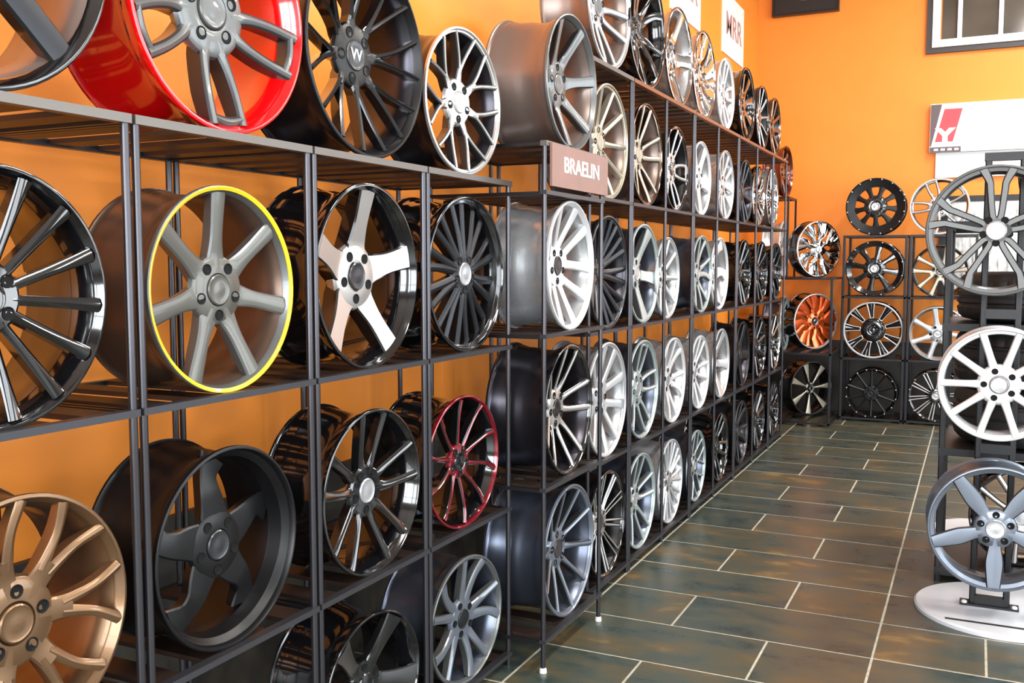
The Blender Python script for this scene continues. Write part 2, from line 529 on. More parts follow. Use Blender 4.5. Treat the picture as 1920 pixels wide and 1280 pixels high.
NEAR = 'open steel racks along the left wall'
nz = [.043, .523, 1.043, 1.556]
rack('black steel rack bay at the left edge, under the grey spoked wheel', -1.326, -1.745, .745, 1.247, nz, NEAR)
rack('black steel rack bay holding the yellow-ringed wheel, red-barrelled wheel on top', -1.326, -1.745, 1.255, 1.752, nz, NEAR)
rack('black steel rack bay holding the black wheel with five machined spokes', -1.326, -1.745, 1.760, 2.246, nz, NEAR)
rack('black steel rack bay holding the red-edged wheel, next to the brown sign rack', -1.326, -1.745, 2.254, 2.766, nz, NEAR)
rack('slim steel rack carrying the brown sign with white lettering', -1.2, -1.62, 2.745, 3.262, [.105, .595, 1.08, 1.525, 1.675], NEAR, foot=WHITE, top_bar=.014)
lz = [.045, .533, 1.043, 1.552, 2.055]
ORANGE_REFL_BAR = mat('orange_reflection_bar', srgb(128, 86, 62), .6, .36)  # dark brown steel with the orange wall's reflection put into its colour
LX = (-1.29, -1.71)
rack('first bay of the long rack, just past the brown sign', *LX, 3.36, 3.842, lz, NEAR, foot=None)
rack('second section of the long rack, two bays of silver and chrome wheels', *LX, 3.85, 4.812, lz, NEAR, mids=(4.334,), bars=ORANGE_REFL_BAR)
rack('third section of the long rack, two bays with white and silver wheels', *LX, 4.82, 5.809, lz, NEAR, mids=(5.314,), bars=ORANGE_REFL_BAR)
rack('fourth section of the long rack, two bays of mostly black wheels', *LX, 5.817, 6.887, lz, NEAR, mids=(6.351,), bars=ORANGE_REFL_BAR)
rack('last bay of the long rack, closest to the far wall', *LX, 6.895, 7.408, lz, NEAR, bars=ORANGE_REFL_BAR)

# brown name sign on the slim rack
t = thing('brown_sign', 'brown sign lettered BRAELIN on the front of the slim rack', 'sign', (-1.196, 2.768, 1.54))
BROWN = noise_col('brown_sign_face', [(.3, srgb(118, 92, 84)), (.7, srgb(138, 102, 92))], 9, .5)
sb = MB().box((0, 0, 0), (.008, .497, .132)).make('sign_board', BROWN, t)
text_mesh('lettering', 'BRAELIN', .069, WHITE, sb, (.0085, .252, .07), (R_(90), 0, R_(90)), 1.2, .0010)

# racks on the far wall (they face the room: local x runs along the wall)
def steel_rack(label, x0, x1, yf, yb, levels, post=.02, tall=None, nsl=4):
    t = thing('steel_rack', label, 'rack', (x0, yf, 0), 0, 'black racks against the far wall')
    L, D = x1 - x0, yb - yf
    top = max(levels)
    for px_ in (post / 2, L - post / 2):
        for py in (post / 2, D - post / 2):
            tube((px_, py, 0), (px_, py, top - .016), post, RACK, 'post', t)
    for z in levels:
        bar((0, 0, z - .016), (L, post, z), RACK, 'front_rail', t)
        bar((0, D - post, z - .016), (L, D, z), RACK, 'rear_rail', t)
        for px_ in (0, L - .014):
            bar((px_, post, z - .016), (px_ + .014, D - post, z), RACK, 'side_rail', t)
        for i in range(nsl):
            c = L * (i + .5) / nsl
            bar((c - .025, post, z - .012), (c + .025, D - post, z), SLAT, 'slat', t)
    return t
steel_rack('black rack on the far wall holding a column of four black wheels', -1.008, -.512, 8.44, 8.88, [.03, .526, 1.035, 1.535])
steel_rack('black rack on the far wall, partly behind the wheel stand', -.50, .0, 8.44, 8.88, [.03, .526, 1.035, 1.535])
t = steel_rack('low black corner rack holding the faceted chrome and orange wheels', -1.62, -1.022, 8.0, 8.72, [.03, .59, 1.192])
# tall thin frame of the corner rack, carrying the red-brown wheel
for px_ in (.0, .195):
    for py in (.2, .56):
        tube((px_ + .01, py, 1.192), (px_ + .01, py, 1.836), .016, RACK, 'upper_post', t)
b = MB().box((0, .19, 1.836), (.213, .21, 1.852)).box((0, .55, 1.836), (.213, .57, 1.852)).box((0, .21, 1.836), (.018, .55, 1.852)).box((.195, .21, 1.836), (.213, .55, 1.852))
b.make('upper_frame', RACK, t)
b = MB().box((.09, .21, 1.838), (.13, .55, 1.852))
b.make('upper_slat', SLAT, t)

# ------------------------------------------------------------------ wheels
def catmull(pts, sub=4):
    P = [pts[0]] + list(pts) + [pts[-1]]
    out = []
    for i in range(1, len(P) - 2):
        p0, p1, p2, p3 = P[i - 1:i + 3]
        for s in range(sub):
            t = s / sub
            out.append(tuple(.5 * (2 * b + (c - a) * t + (2 * a - 5 * b + 4 * c - d) * t * t + (3 * b - a - 3 * c + d) * t ** 3) for a, b, c, d in zip(p0, p1, p2, p3)))
    out.append(tuple(pts[-1]))
    return out

def lerp_prof(prof, r):
    if r <= prof[0][0]:
        return prof[0][1]
    for (a, da), (b, db) in zip(prof[:-1], prof[1:]):
        if r <= b:
            u = (r - a) / (b - a)
            u = u * u * (3 - 2 * u) if len(prof) > 2 else u
            return da + (db - da) * u
    return prof[-1][1]

def spoke_mesh(R, arms, dprof, thick, crown, mats, sub, plain=()):
    v, f, mi = [], [], []
    for ai, arm in enumerate(arms):
        sink = .05 if ai in plain else 0
        pts = catmull(arm, sub) if len(arm) > 2 else [tuple(a + (b - a) * s / sub for a, b in zip(*arm)) for s in range(sub + 1)]
        n0 = len(v)
        for i, (r, t_, w) in enumerate(pts):
            a, b = pts[max(i - 1, 0)], pts[min(i + 1, len(pts) - 1)]
            dy, dz = b[0] - a[0], b[1] - a[1]
            l = math.hypot(dy, dz) or 1
            ny, nz_ = -dz / l, dy / l
            rr = math.hypot(r, t_)
            d = lerp_prof(dprof, rr) + sink
            bev = min(w * .22, .018)
            th = thick * (1 if rr < .7 else 1 - .25 * (rr - .7) / .3)
            for off, dd in ((-.40 * w, d + th), (-.5 * w, d + bev * .9), (-.5 * w + bev, d), (0, d - crown), (.5 * w - bev, d), (.5 * w, d + bev * .9), (.40 * w, d + th)):
                v.append((-dd * R, (r + ny * off) * R, (t_ + nz_ * off) * R))
        m = len(pts)
        for i in range(m - 1):
            for k in range(7):
                l = (k + 1) % 7
                f.append((n0 + i * 7 + k, n0 + i * 7 + l, n0 + (i + 1) * 7 + l, n0 + (i + 1) * 7 + k)[::-1])
                mi.append(0 if k in (2, 3) and not sink else 1)
        f += [tuple(n0 + k for k in range(7)), tuple(n0 + (m - 1) * 7 + k for k in range(6, -1, -1))]
        mi += [1, 1]
    me = bpy.data.meshes.new('spoke')
    me.from_pydata(v, [], f)
    for q in mats:
        me.materials.append(q)
    me.polygons.foreach_set('material_index', mi)
    me.polygons.foreach_set('use_smooth', [True] * len(f))
    me.set_sharp_from_angle(angle=R_(28))
    return me

def pol(r, deg, w):
    return (r * math.cos(R_(deg)), r * math.sin(R_(deg)), w)

E_ = .935
STY = {
    # name: (count, arms, hub radius, lug count)
    'seven': (7, [[(.2, 0, .30), (.34, 0, .215), (.55, 0, .165), (E_, 0, .19)]], .36, 5),
    'five_flat': (5, [[(.15, 0, .46), (.34, 0, .33), (.6, 0, .255), (E_, 0, .29)]], .38, 5),
    'five_bar': (5, [[(.15, 0, .24), (.5, 0, .21), (E_, 0, .20)]], .30, 5),
    'many': (10, [[(.2, -.02, .12), (.5, -.05, .105), (E_, -.10, .125)], [(.2, .02, .12), (.5, .06, .105), (E_, .17, .115)]], .30, 5),
    'fourteen': (14, [[(.22, 0, .085), (.5, 0, .085), (.75, 0, .10), (E_, 0, .125)]], .31, 5),
    'loop': (5, [[(.22, -.05, .16), (.42, -.12, .105), (.66, -.16, .095), pol(E_, -10.5, .10)], [(.22, .05, .16), (.42, .12, .105), (.66, .16, .095), pol(E_, 10.5, .10)],
                 [pol(.885, -11, .07), (.90, 0, .085), pol(.885, 11, .07)]], .40, 5),
    'y7': (7, [[(.2, 0, .20), (.36, 0, .135), (.5, 0, .11)], [(.44, -.01, .075), (.62, -.085, .065), pol(E_, -15.5, .07)], [(.44, .01, .075), (.62, .085, .065), pol(E_, 15.5, .07)]], .34, 5),
    'y7_bold': (7, [[(.2, 0, .26), (.36, 0, .20), (.5, 0, .20)], [(.42, -.035, .11), (.70, -.105, .085), pol(.955, -14, .10)], [(.42, .035, .11), (.70, .105, .085), pol(.955, 14, .10)]], .38, 5),
    'mesh8': (8, [[(.2, 0, .17), (.40, 0, .10)], [(.34, -.01, .07), (.6, -.07, .05), pol(E_, -10, .055)], [(.34, .01, .07), (.6, .075, .05), pol(E_, 13, .055)]], .33, 5),
    'scimitar': (5, [[(.15, 0, .42), (.36, .03, .34), (.54, .07, .26), (.70, .06, .24), (.86, -.03, .36)]], .36, 5),
    'twin5': (5, [[(.2, -.05, .15), (.45, -.13, .105), (E_, -.215, .12)], [(.2, .05, .15), (.45, .13, .105), (E_, .215, .12)]], .34, 5),
    'twin5_swirl': (5, [[(.2, -.05, .17), (.45, -.06, .15), (.7, -.12, .14), pol(E_, -15, .16)], [(.2, .05, .17), (.45, .13, .14), (.7, .21, .12), pol(E_, 17, .13)]], .34, 5),
    'ten': (10, [[(.2, 0, .14), (.5, 0, .085), (E_, 0, .10)]], .33, 5),
    'ten_thin': (10, [[(.2, .0, .10), (.5, .03, .07), (.75, .03, .075), (E_, -.01, .10)]], .28, 5),
    'nine': (9, [[(.2, 0, .14), (.45, 0, .125), (E_, 0, .135)]], .36, 5),
    'vee5': (5, [[(.15, 0, .34), (.36, 0, .24)], [(.26, -.05, .15), (.55, -.18, .14), pol(E_, -20, .19)], [(.26, .05, .15), (.55, .18, .14), pol(E_, 20, .19)]], .35, 5),
    'stand_star': (5, [[(.16, -.02, .10), (.24, -.06, .10), (.62, -.10, .105), (.74, -.115, .11), pol(.955, -12.5, .14)], [(.16, .02, .10), (.24, .06, .10), (.62, .10, .105), (.74, .115, .11), pol(.955, 12.5, .14)]], .21, 5),
    'ten_pair': (5, [[(.18, -.08, .16), (.5, -.20, .115), pol(.95, -19, .115)], [(.18, .08, .16), (.5, .20, .115), pol(.95, 19, .115)]], .37, 5),
    'ten_bold': (10, [[(.2, 0, .18), (.5, 0, .125), (.95, 0, .13)]], .37, 5),
    'blade5': (5, [[(.12, 0, .20), (.30, 0, .20), (.52, 0, .265), (.7, 0, .25), (.95, 0, .20)]], .33, 5),
    'twelve_offroad': (9, [[(.25, 0, .20), (.5, 0, .155), (.72, 0, .26)]], .40, 8),
    'eight_offroad': (8, [[(.2, 0, .22), (.5, 0, .17), (.82, 0, .26)]], .40, 6),
    'u9': (9, [[(.42, -.055, .048), (.66, -.078, .045), pol(E_, -7.8, .06)], [(.42, .055, .048), (.66, .078, .045), pol(E_, 7.8, .06)], [(.435, -.075, .045), (.425, 0, .048), (.435, .075, .045)],
                [(.38, 0, .10), (.93, 0, .16)]], .42, 6, (3,)),
    'split10': (10, [[(.25, -.035, .05), (E_, -.065, .06)], [(.25, .035, .05), (E_, .065, .06)]], .38, 6),
    'facet': (8, [[(.15, 0, .18), (.4, .04, .18), (.62, -.04, .25), (E_, .03, .30)], [(.4, .03, .11), (.68, .2, .15), pol(.92, 21, .2)]], .34, 6),
    'five_wide': (5, [[(.12, 0, .30), (.4, 0, .22), (.7, 0, .26), (E_, 0, .36)]], .34, 5),
    'blades7': (7, [[(.2, 0, .07), (.5, 0, .13), (E_, 0, .27)]], .22, 5),
}

N_W = [0]
def wheel(label, x, y, z, R, style, face, side, barrel, lip, yaw=0, phase=90, W_=.19, d_hub=.16, d_rim=.06, dish=.05, cap='satin_black', group=None, seg=64,
          stripe=None, thick=.13, crown=.012, bolts=0, hub=None, r_lip=.93, cat='wheel', curve=None, mark=None):
    """x, y = centre of the outer lip plane, z = height of the support below it. Local +X looks out of the face."""
    N_W[0] += 1
    F = FIN
    t = thing('alloy_wheel', label, cat, (x, y, z), R_(yaw), group)
    o_ = (0, 0, R)
    n, arms, hr, lugs = STY[style][:4]
    plain = STY[style][4] if len(STY[style]) > 4 else ()
    li = r_lip * R                                   # inner edge of the lip
    ld = dish * R
    # barrel: outside from the front flange over the drop centre to the rear flange, then back along the inside
    prof = [(-.009, R - .001), (-.012, R * .985), (-.016, R * .955), (-.034, R * .945), (-.044, R * .925), (-.058, R * .90), (-W_ * .45, R * .90), (-W_ * .55, R * .925), (-W_ + .042, R * .935),
            (-W_ + .036, R * .955), (-W_ + .018, R * .955), (-W_ + .010, R * .975), (-W_ + .008, R * .998), (-W_ + .002, R * .998), (-W_, R * .985), (-W_ + .003, R * .945),
            (-W_ + .03, R * .925), (-W_ + .05, R * .905), (-W_ * .55, R * .895), (-W_ * .45, R * .872), (-.05, R * .872), (-.03, R * .90), (-.012, R * .95)]
    v, f = lathe(prof, seg)
    mesh_obj('barrel', v, f, F[barrel], t, o_, None, 40)
    steps = [(-ld * .25, R * .944), (-ld * .27, R * .936), (-ld * .5, R * (.936 * .5 + r_lip * .5)), (-ld * .53, R * (.936 * .5 + r_lip * .5) - .002)] if dish > .1 and r_lip < .9 else []
    lp = [(-.0015, R * .996), (0, R * .985), (0, R * .968), (-.003, R * .958), (-.006, R * .952)] + steps + [(-ld, li), (-ld - .006, li - .002), (-ld - .008, li + .006), (-.011, R * .97), (-.009, R * .999), (-.004, R)]
    v, f = lathe(lp, seg)
    lipo = mesh_obj('rim_lip', v, f, F[lip], t, o_, None, 35)
    if stripe:
        sp = [(.0006, R * .984), (.0006, R * .957), (-.0075, R * .947), (-.004, R * .94), (-.012, R * .96), (-.002, R * .99)]
        v, f = lathe([(.0008, R * .990), (.0012, R * .978), (-.0022, R * .952), (-.004, R * .952), (-.002, R * .984)], seg)
        mesh_obj('pinstripe', v, f, F[stripe], t, o_, None, 35)
    dprof = curve or [(hr * .9, d_hub), (.93, d_rim)]
    me = spoke_mesh(R, arms, dprof, thick, crown, [F[face], F[side]], 4 if seg >= 64 else 3, plain)
    for k in range(n):
        place('spoke', me, t, o_, (R_(phase + 360 * k / n), 0, 0))
    dh = d_hub * R - .0015
    hp = [(-dh - thick * R * .9, hr * R * .82), (-dh - .012, hr * R * .98), (-dh - .004, hr * R * .93), (-dh, hr * R * .84), (-dh + crown * R * .3, hr * R * .45), (-dh, .17 * R), (-dh - .006, .155 * R), (-dh - .006, 0)]
    v, f = dome(hp, 40 if seg >= 64 else 24)
    hubo = mesh_obj('hub', v, f, F[hub or face], t, o_, None, 30)
    c0 = -dh + .0005
    cp = [(c0 - .006, .155 * R), (c0 + .002, .15 * R), (c0 + .004, .138 * R), (c0 + .0025, .12 * R), (c0 + .004, .06 * R), (c0 + .0045, 0)]
    v, f = dome(cp, 28 if seg >= 64 else 18)
    mesh_obj('centre_cap', v, f, F[cap], t, o_, None, 30)
    if mark:
        text_mesh('cap_mark', mark, R * .15, WHITE, hubo, (c0 + .0048, 0, 0), (R_(90), 0, R_(90)), 1, .0008, 0, .0003)
    lr = min(.245, hr * .68) if hr > .25 else .19
    s_ = .05 * R * (1 if lugs == 5 else .8)
    v, f = dome([(-dh - .004, s_ * 1.12), (-dh + .0018, s_ * 1.10), (-dh + .0020, s_), (-dh + .0006, s_ * .82), (-dh + .0004, s_ * .4), (-dh + .0004, 0)], 14)
    lme = None
    for k in range(lugs):
        a = R_(phase + 36 + 360 * k / lugs)
        loc = (0, lr * R * math.cos(a), lr * R * math.sin(a))
        if lme is None:
            lme = mesh_obj('lug_recess', v, f, LUG_SHADE, hubo, loc, None, 30)
        else:
            place('lug_recess', lme.data, hubo, loc)
    if bolts:
        v, f = dome([(-.012, .006), (.003, .006), (.006, .004), (.0065, 0)], 8)
        bm_ = None
        for k in range(bolts):
            a = 2 * PI * (k + .5) / bolts
            loc = (0, .955 * R * math.cos(a), .955 * R * math.sin(a))
            if bm_ is None:
                bm_ = mesh_obj('lip_bolt', v, f, F['bright_silver'], lipo, loc, None, 30)
            else:
                place('lip_bolt', bm_.data, lipo, loc)
    return t

# ---- the near rack -------------------------------------------------------------------------------
XN = -1.34
g = 'wheels standing on top of the near rack'
wheel('dark grey five-spoke wheel with bright spoke ends, at the top left corner', XN, .969, 1.556, .255, 'five_bar', 'dark_grey', 'gloss_black', 'barrel_brown', 'gloss_black', phase=-46, d_hub=.10, d_rim=.05, cap='dark_grey', group=g, seg=72)
wheel('wheel with a bright red barrel and grey five-loop spokes, atop the near rack', XN, 1.506, 1.556, .242, 'loop', 'grey', 'graphite', 'red', 'red', phase=-86, d_hub=.15, d_rim=.03, cap='grey', group=g, seg=72, W_=.205, thick=.17)
wheel('black mesh-spoke wheel right of the red-barrelled wheel, atop the near rack', XN, 2.007, 1.556, .25, 'mesh8', 'satin_black', 'gloss_black', 'barrel_dark', 'satin_black', phase=5, d_hub=.185, d_rim=.02, cap='graphite', mark='VV', group=g, seg=72, W_=.205, thick=.12)
wheel('black wheel with bright machined Y-spokes and rim, last atop the near rack', XN, 2.492, 1.556, .208, 'y7', 'machined', 'graphite', 'barrel_dark', 'machined', yaw=-3, phase=87, d_hub=.12, d_rim=.012, cap='machined', group=g, seg=72, dish=.03, W_=.17)
g = 'wheels on the middle shelf of the near rack'
wheel('gloss black fourteen-spoke wheel, cut by the left edge on the middle shelf', XN, .993, 1.043, .205, 'fourteen', 'gloss_black', 'gloss_black', 'gloss_black', 'gloss_black', phase=72, d_hub=.14, d_rim=.02, cap='gloss_black', group=g, seg=72)
wheel('grey seven-spoke wheel with a yellow ring around its rim', XN, 1.493, 1.043, .206, 'seven', 'warm_grey', 'grey', 'barrel_umber', 'grey', phase=91, d_hub=.125, d_rim=.055, cap='warm_grey', group=g, seg=72, stripe='yellow', dish=.06)
wheel('black wheel with five wide machined silver spokes', XN, 2.0, 1.043, .227, 'five_flat', 'machined', 'gloss_black', 'gloss_black', 'gloss_black', yaw=1, phase=86, d_hub=.195, d_rim=.06, cap='graphite', group=g, seg=72, thick=.2, crown=.0)
wheel('dark grey many-spoked wheel with a deep gloss black lip', XN, 2.508, 1.043, .228, 'many', 'dark_grey', 'satin_black', 'gloss_black', 'gloss_black', yaw=-1, phase=92, d_hub=.07, d_rim=.13, cap='silver', group=g, seg=72, dish=.13, r_lip=.89)
g = 'wheels on the lower shelf of the near rack'
wheel('bronze wheel with forked spokes at the lower left', XN, 1.013, .523, .208, 'y7_bold', 'bronze', 'bronze', 'bronze', 'bronze', phase=50, d_hub=.10, d_rim=.012, cap='bronze', group=g, seg=72)
wheel('deep-lipped satin black wheel with five curved spokes', XN, 1.491, .523, .206, 'scimitar', 'satin_black', 'satin_black', 'satin_black', 'satin_black', phase=88, d_hub=.2, d_rim=.26, cap='graphite', group=g, seg=72, dish=.24, r_lip=.86, curve=[(.2, .21), (.5, .21), (.9, .28)])
wheel('gloss black twin-spoke wheel between the satin black and the red-edged wheels', XN, 2.009, .523, .209, 'twin5', 'gloss_black', 'gloss_black', 'gloss_black', 'gloss_black', yaw=-1.5, phase=87, d_hub=.14, d_rim=.03, cap='silver', group=g, seg=72)
wheel('black wheel with thin red-edged spokes and a red rim', XN, 2.481, .523, .197, 'ten_thin', 'dark_red', 'gloss_black', 'gloss_black', 'dark_red', yaw=-4, phase=93, d_hub=.11, d_rim=.02, cap='gloss_black', group=g, seg=72, dish=.025, r_lip=.955)
g = 'wheels on the bottom shelf of the near rack'
wheel('gloss black wheel at the bottom edge, left of the pale grey one', XN, 2.0, .043, .19, 'five_wide', 'gloss_black', 'gloss_black', 'gloss_black', 'gloss_black', yaw=-5, phase=60, d_hub=.18, d_rim=.02, cap='gloss_black', group=g, seg=72)
wheel('pale grey swirl-spoke wheel on the bottom shelf, below the red-edged wheel', XN, 2.498, .043, .194, 'twin5_swirl', 'cool_grey', 'grey', 'barrel_blue', 'grey', yaw=-5, phase=75, d_hub=.11, d_rim=.015, cap='dark_grey', group=g, seg=72, dish=.03)

# ---- the slim rack with the brown sign -------------------------------------------------------------
XS = -1.218
g = 'wheels on the slim sign rack'
wheel('grey seven-spoke wheel with a brown-grey barrel, atop the sign rack', XS, 3.014, 1.675, .219, 'seven', 'grey', 'graphite', 'barrel_brown', 'grey', phase=62, d_hub=.26, d_rim=.03, cap='grey', group=g, seg=72, W_=.225, dish=.05)
wheel('white silver five-spoke wheel under the brown sign', XS, 3.012, 1.08, .215, 'vee5', 'white_silver', 'bright_silver', 'silver', 'white_silver', yaw=1, phase=90, d_hub=.26, d_rim=.05, cap='dark_grey', group=g, seg=72, W_=.21, dish=.05)
wheel('black wheel with narrow machined twin spokes, under the white silver one', XS, 3.0, .595, .219, 'twin5', 'machined', 'gloss_black', 'barrel_dark', 'gloss_black', yaw=1, phase=80, d_hub=.24, d_rim=.03, cap='gloss_black', group=g, seg=72, W_=.215, dish=.03)
wheel('blue-grey ten-spoke wheel on the bottom of the sign rack', XS, 3.008, .105, .224, 'ten', 'cool_grey', 'graphite', 'barrel_blue', 'cool_grey', phase=64, d_hub=.22, d_rim=.02, cap='graphite', group=g, seg=72, W_=.225, dish=.03)

# ---- the long rack -----------------------------------------------------------------------------------
XL = -1.306
BAY = [3.606, 4.085, 4.567, 5.05, 5.53, 6.08, 6.62, 7.15]
ORD = ['first', 'second', 'third', 'fourth', 'fifth', 'sixth', 'seventh', 'last']
SHELF = [(2.055, 'top'), (1.552, 'upper'), (1.043, 'middle'), (.533, 'lower'), (.045, 'bottom')]
FINISH = {   # look: (words, face, side, barrel, lip, cap)
    'gs': ('silver grey', 'silver', 'grey', 'barrel_brown', 'silver', 'grey'),
    'sc': ('smoked chrome', 'smoked', 'smoked', 'barrel_dark', 'smoked', 'gloss_black'),
    'ch': ('chrome', 'chrome', 'chrome', 'silver', 'chrome', 'chrome'),
    'ws': ('white silver', 'white_silver', 'bright_silver', 'silver', 'white_silver', 'silver'),
    'bl': ('gloss black', 'gloss_black', 'gloss_black', 'gloss_black', 'gloss_black', 'gloss_black'),
    'bm': ('black and machined', 'machined', 'gloss_black', 'satin_black', 'gloss_black', 'gloss_black'),
    'cg': ('champagne', 'champagne', 'champagne', 'barrel_brown', 'champagne', 'champagne'),
    'br': ('bronze silver', 'champagne', 'smoked', 'barrel_brown', 'smoked', 'champagne'),
    'gm': ('dark graphite', 'graphite', 'dark_grey', 'barrel_dark', 'graphite', 'graphite'),
    'ms': ('cool silver', 'mint_silver', 'grey', 'barrel_blue', 'mint_silver', 'silver'),
    'bs': ('bright silver', 'bright_silver', 'silver', 'silver', 'bright_silver', 'silver'),
    'cb': ('chrome and black', 'chrome', 'gloss_black', 'gloss_black', 'chrome', 'gloss_black'),
    'dg': ('dull grey', 'dark_grey', 'dark_grey', 'barrel_dark', 'dark_grey', 'graphite'),
}
SN = {'ten': 'ten-spoke', 'twin5': 'twin-spoke', 'five_flat': 'five-spoke', 'vee5': 'forked-spoke', 'seven': 'seven-spoke', 'y7': 'Y-spoke', 'nine': 'nine-spoke', 'loop': 'looped-spoke',
      'facet': 'faceted', 'five_wide': 'broad-spoke', 'many': 'fine-spoked', 'twin5_swirl': 'swirl-spoke', 'mesh8': 'mesh', 'scimitar': 'curved-spoke', 'eight_offroad': 'eight-spoke', 'split10': 'split-spoke'}
# per shelf: (finish, style, radius, phase, hub inset, y or None)
LONG = [
    [('gs', 'twin5', .238, 60, .24, 3.617), ('bl', 'twin5_swirl', .248, 40, .2, None), ('ch', 'five_flat', .226, 75, .2, 4.58), ('ch', 'facet', .222, 70, .16, None), ('ws', 'loop', .198, 80, .1, None),
     ('bl', 'eight_offroad', .222, 60, .12, None), ('bm', 'ten', .206, 80, .12, 6.56), ('sc', 'vee5', .2, 50, .12, 7.0)],
    [('cg', 'ten', .222, 72, .2, 3.612), ('br', 'twin5', .220, 85, .2, 4.095), ('bm', 'loop', .200, 70, .14, 4.55), ('ws', 'five_flat', .191, 60, .1, 5.02), ('bs', 'vee5', .196, 85, .1, 5.56),
     ('gm', 'twin5', .195, 70, .12, None), ('cb', 'facet', .196, 60, .1, 6.48), ('ch', 'split10', .210, 60, .06, 6.95)],
    [('gm', 'many', .224, 66, .2, 3.617), ('ms', 'five_wide', .216, 65, .18, 4.07), ('bs', 'nine', .192, 80, .14, 4.43), ('ms', 'twin5_swirl', .204, 80, .14, 5.055), ('ws', 'scimitar', .203, 70, .2, 5.45),
     ('bl', 'twin5', .205, 60, .14, None), ('bl', 'ten', .205, 75, .14, None), ('bl', 'y7', .205, 75, .12, None)],
    [('bs', 'vee5', .230, 40, .16, 3.616), ('ms', 'loop', .218, 80, .14, 4.075), ('ws', 'twin5_swirl', .207, 60, .16, 4.55), ('ws', 'twin5', .196, 70, .16, 5.044), ('bs', 'five_wide', .200, 66, .2, 5.52),
     ('dg', 'five_flat', .205, 66, .1, None), ('bl', 'nine', .205, 60, .14, None), ('cb', 'ten', .205, 75, .12, None)],
    [('bm', 'split10', .215, 60, .16, 3.62), ('ms', 'twin5', .212, 85, .16, 4.055), ('bs', 'many', .205, 70, .08, 4.52), ('ms', 'y7', .190, 60, .1, 5.0), ('bl', 'loop', .2, 60, .14, None),
     ('gm', 'twin5_swirl', .2, 60, .14, None), ('bl', 'split10', .2, 60, .12, None), ('bl', 'mesh8', .2, 60, .1, None)],
]
for (z, sname), row in zip(SHELF, LONG):
    for i, (fin, sty, R, ph, ins, yy) in enumerate(row):
        words, fa, si, ba, li, ca = FINISH[fin]
        where = 'long rack top' if sname == 'top' else "long rack's %s shelf" % sname
        lab = '%s %s wheel, %s from the brown sign on the %s' % (words, SN[sty], ORD[i], where)
        wheel(lab, XL, yy or BAY[i], z, R, sty, fa, si, ba, li, phase=ph, d_hub=ins, d_rim=.03, cap=ca, group='wheels on the %s shelf of the long rack' % sname, seg=56, W_=.20 if i < 2 else .18, dish=.035)

# ---- corner rack and far wall racks --------------------------------------------------------------------
g = 'wheels on the corner rack'
wheel('red-brown wheel seen nearly edge-on, highest in the corner', -1.46, 8.36, 1.852, .215, 'eight_offroad', 'red_brown', 'gloss_black', 'red_brown', 'red_brown', yaw=-4, phase=60, group=g, seg=48, W_=.15, cap='gloss_black')
wheel('thin white wheel seen edge-on, beside the faceted chrome wheel', -1.43, 8.16, 1.192, .23, 'five_flat', 'white_silver', 'silver', 'silver', 'white_silver', phase=60, group=g, seg=48, W_=.15, cap='silver')
wheel('cool silver wheel seen edge-on, beside the orange wheel', -1.41, 8.16, .59, .225, 'twin5', 'mint_silver', 'grey', 'barrel_dark', 'mint_silver', phase=70, group=g, seg=48, W_=.15, cap='silver')
wheel('faceted chrome wheel in the corner, above the orange one', -1.19, 8.40, 1.192, .233, 'facet', 'chrome', 'chrome', 'gloss_black', 'chrome', yaw=-40, phase=70, d_hub=.06, d_rim=.03, group=g, seg=48, W_=.12, cap='chrome', thick=.1, crown=.03)
wheel('orange and silver wheel in the corner', -1.20, 8.40, .59, .233, 'facet', 'orange_chrome', 'orange_chrome', 'gloss_black', 'silver', yaw=-40, phase=50, d_hub=.08, d_rim=.03, group=g, seg=48, W_=.15, cap='gloss_black')
wheel('dark wheel with fan-like pale spokes, low in the corner', -1.22, 8.40, .03, .228, 'blades7', 'champagne', 'matte_black', 'gloss_black', 'matte_black', yaw=-40, phase=5, d_hub=.1, d_rim=.03, group=g, seg=48, W_=.15, cap='gloss_black')
g = 'wheels on the far wall racks'
XB, YB = -.76, 8.455
wheel('black off-road wheel with silver bolts, highest on the far wall rack', -.766, YB, 1.535, .232, 'twelve_offroad', 'satin_black', 'satin_black', 'gloss_black', 'satin_black', yaw=-90, phase=72, d_hub=.04, d_rim=.13, group=g, seg=56, W_=.2, bolts=16, cap='silver', r_lip=.69, dish=.09, hub='gloss_black')
wheel('black eight-spoke wheel with bolts, second from top on the far wall rack', XB, YB, 1.035, .228, 'eight_offroad', 'gloss_black', 'gloss_black', 'gloss_black', 'gloss_black', yaw=-90, phase=80, d_hub=.05, d_rim=.10, group=g, seg=56, W_=.2, bolts=12, cap='silver', r_lip=.80, dish=.07)
wheel('black wheel with white-outlined spokes and rim, third on the far wall rack', XB, YB, .526, .233, 'u9', 'white_silver', 'gloss_black', 'gloss_black', 'white_silver', yaw=-90, phase=96, d_hub=.07, d_rim=.02, group=g, seg=56, W_=.2, cap='gloss_black', hub='gloss_black', r_lip=.945, dish=.02)
wheel('all-black bolted wheel at the bottom of the far wall rack', XB, YB, .03, .205, 'ten', 'satin_black', 'matte_black', 'satin_black', 'satin_black', yaw=-90, phase=90, d_hub=.07, d_rim=.04, group=g, seg=56, W_=.2, bolts=16, cap='satin_black')
XC = -.268
wheel('black wheel with a thin white-edged rim and looped spokes, behind the stand', XC - .02, YB, 1.535, .222, 'loop', 'bright_silver', 'gloss_black', 'gloss_black', 'white_silver', yaw=-90, phase=38, d_hub=.05, d_rim=.02, group=g, seg=56, W_=.2, cap='gloss_black', r_lip=.94, dish=.025)
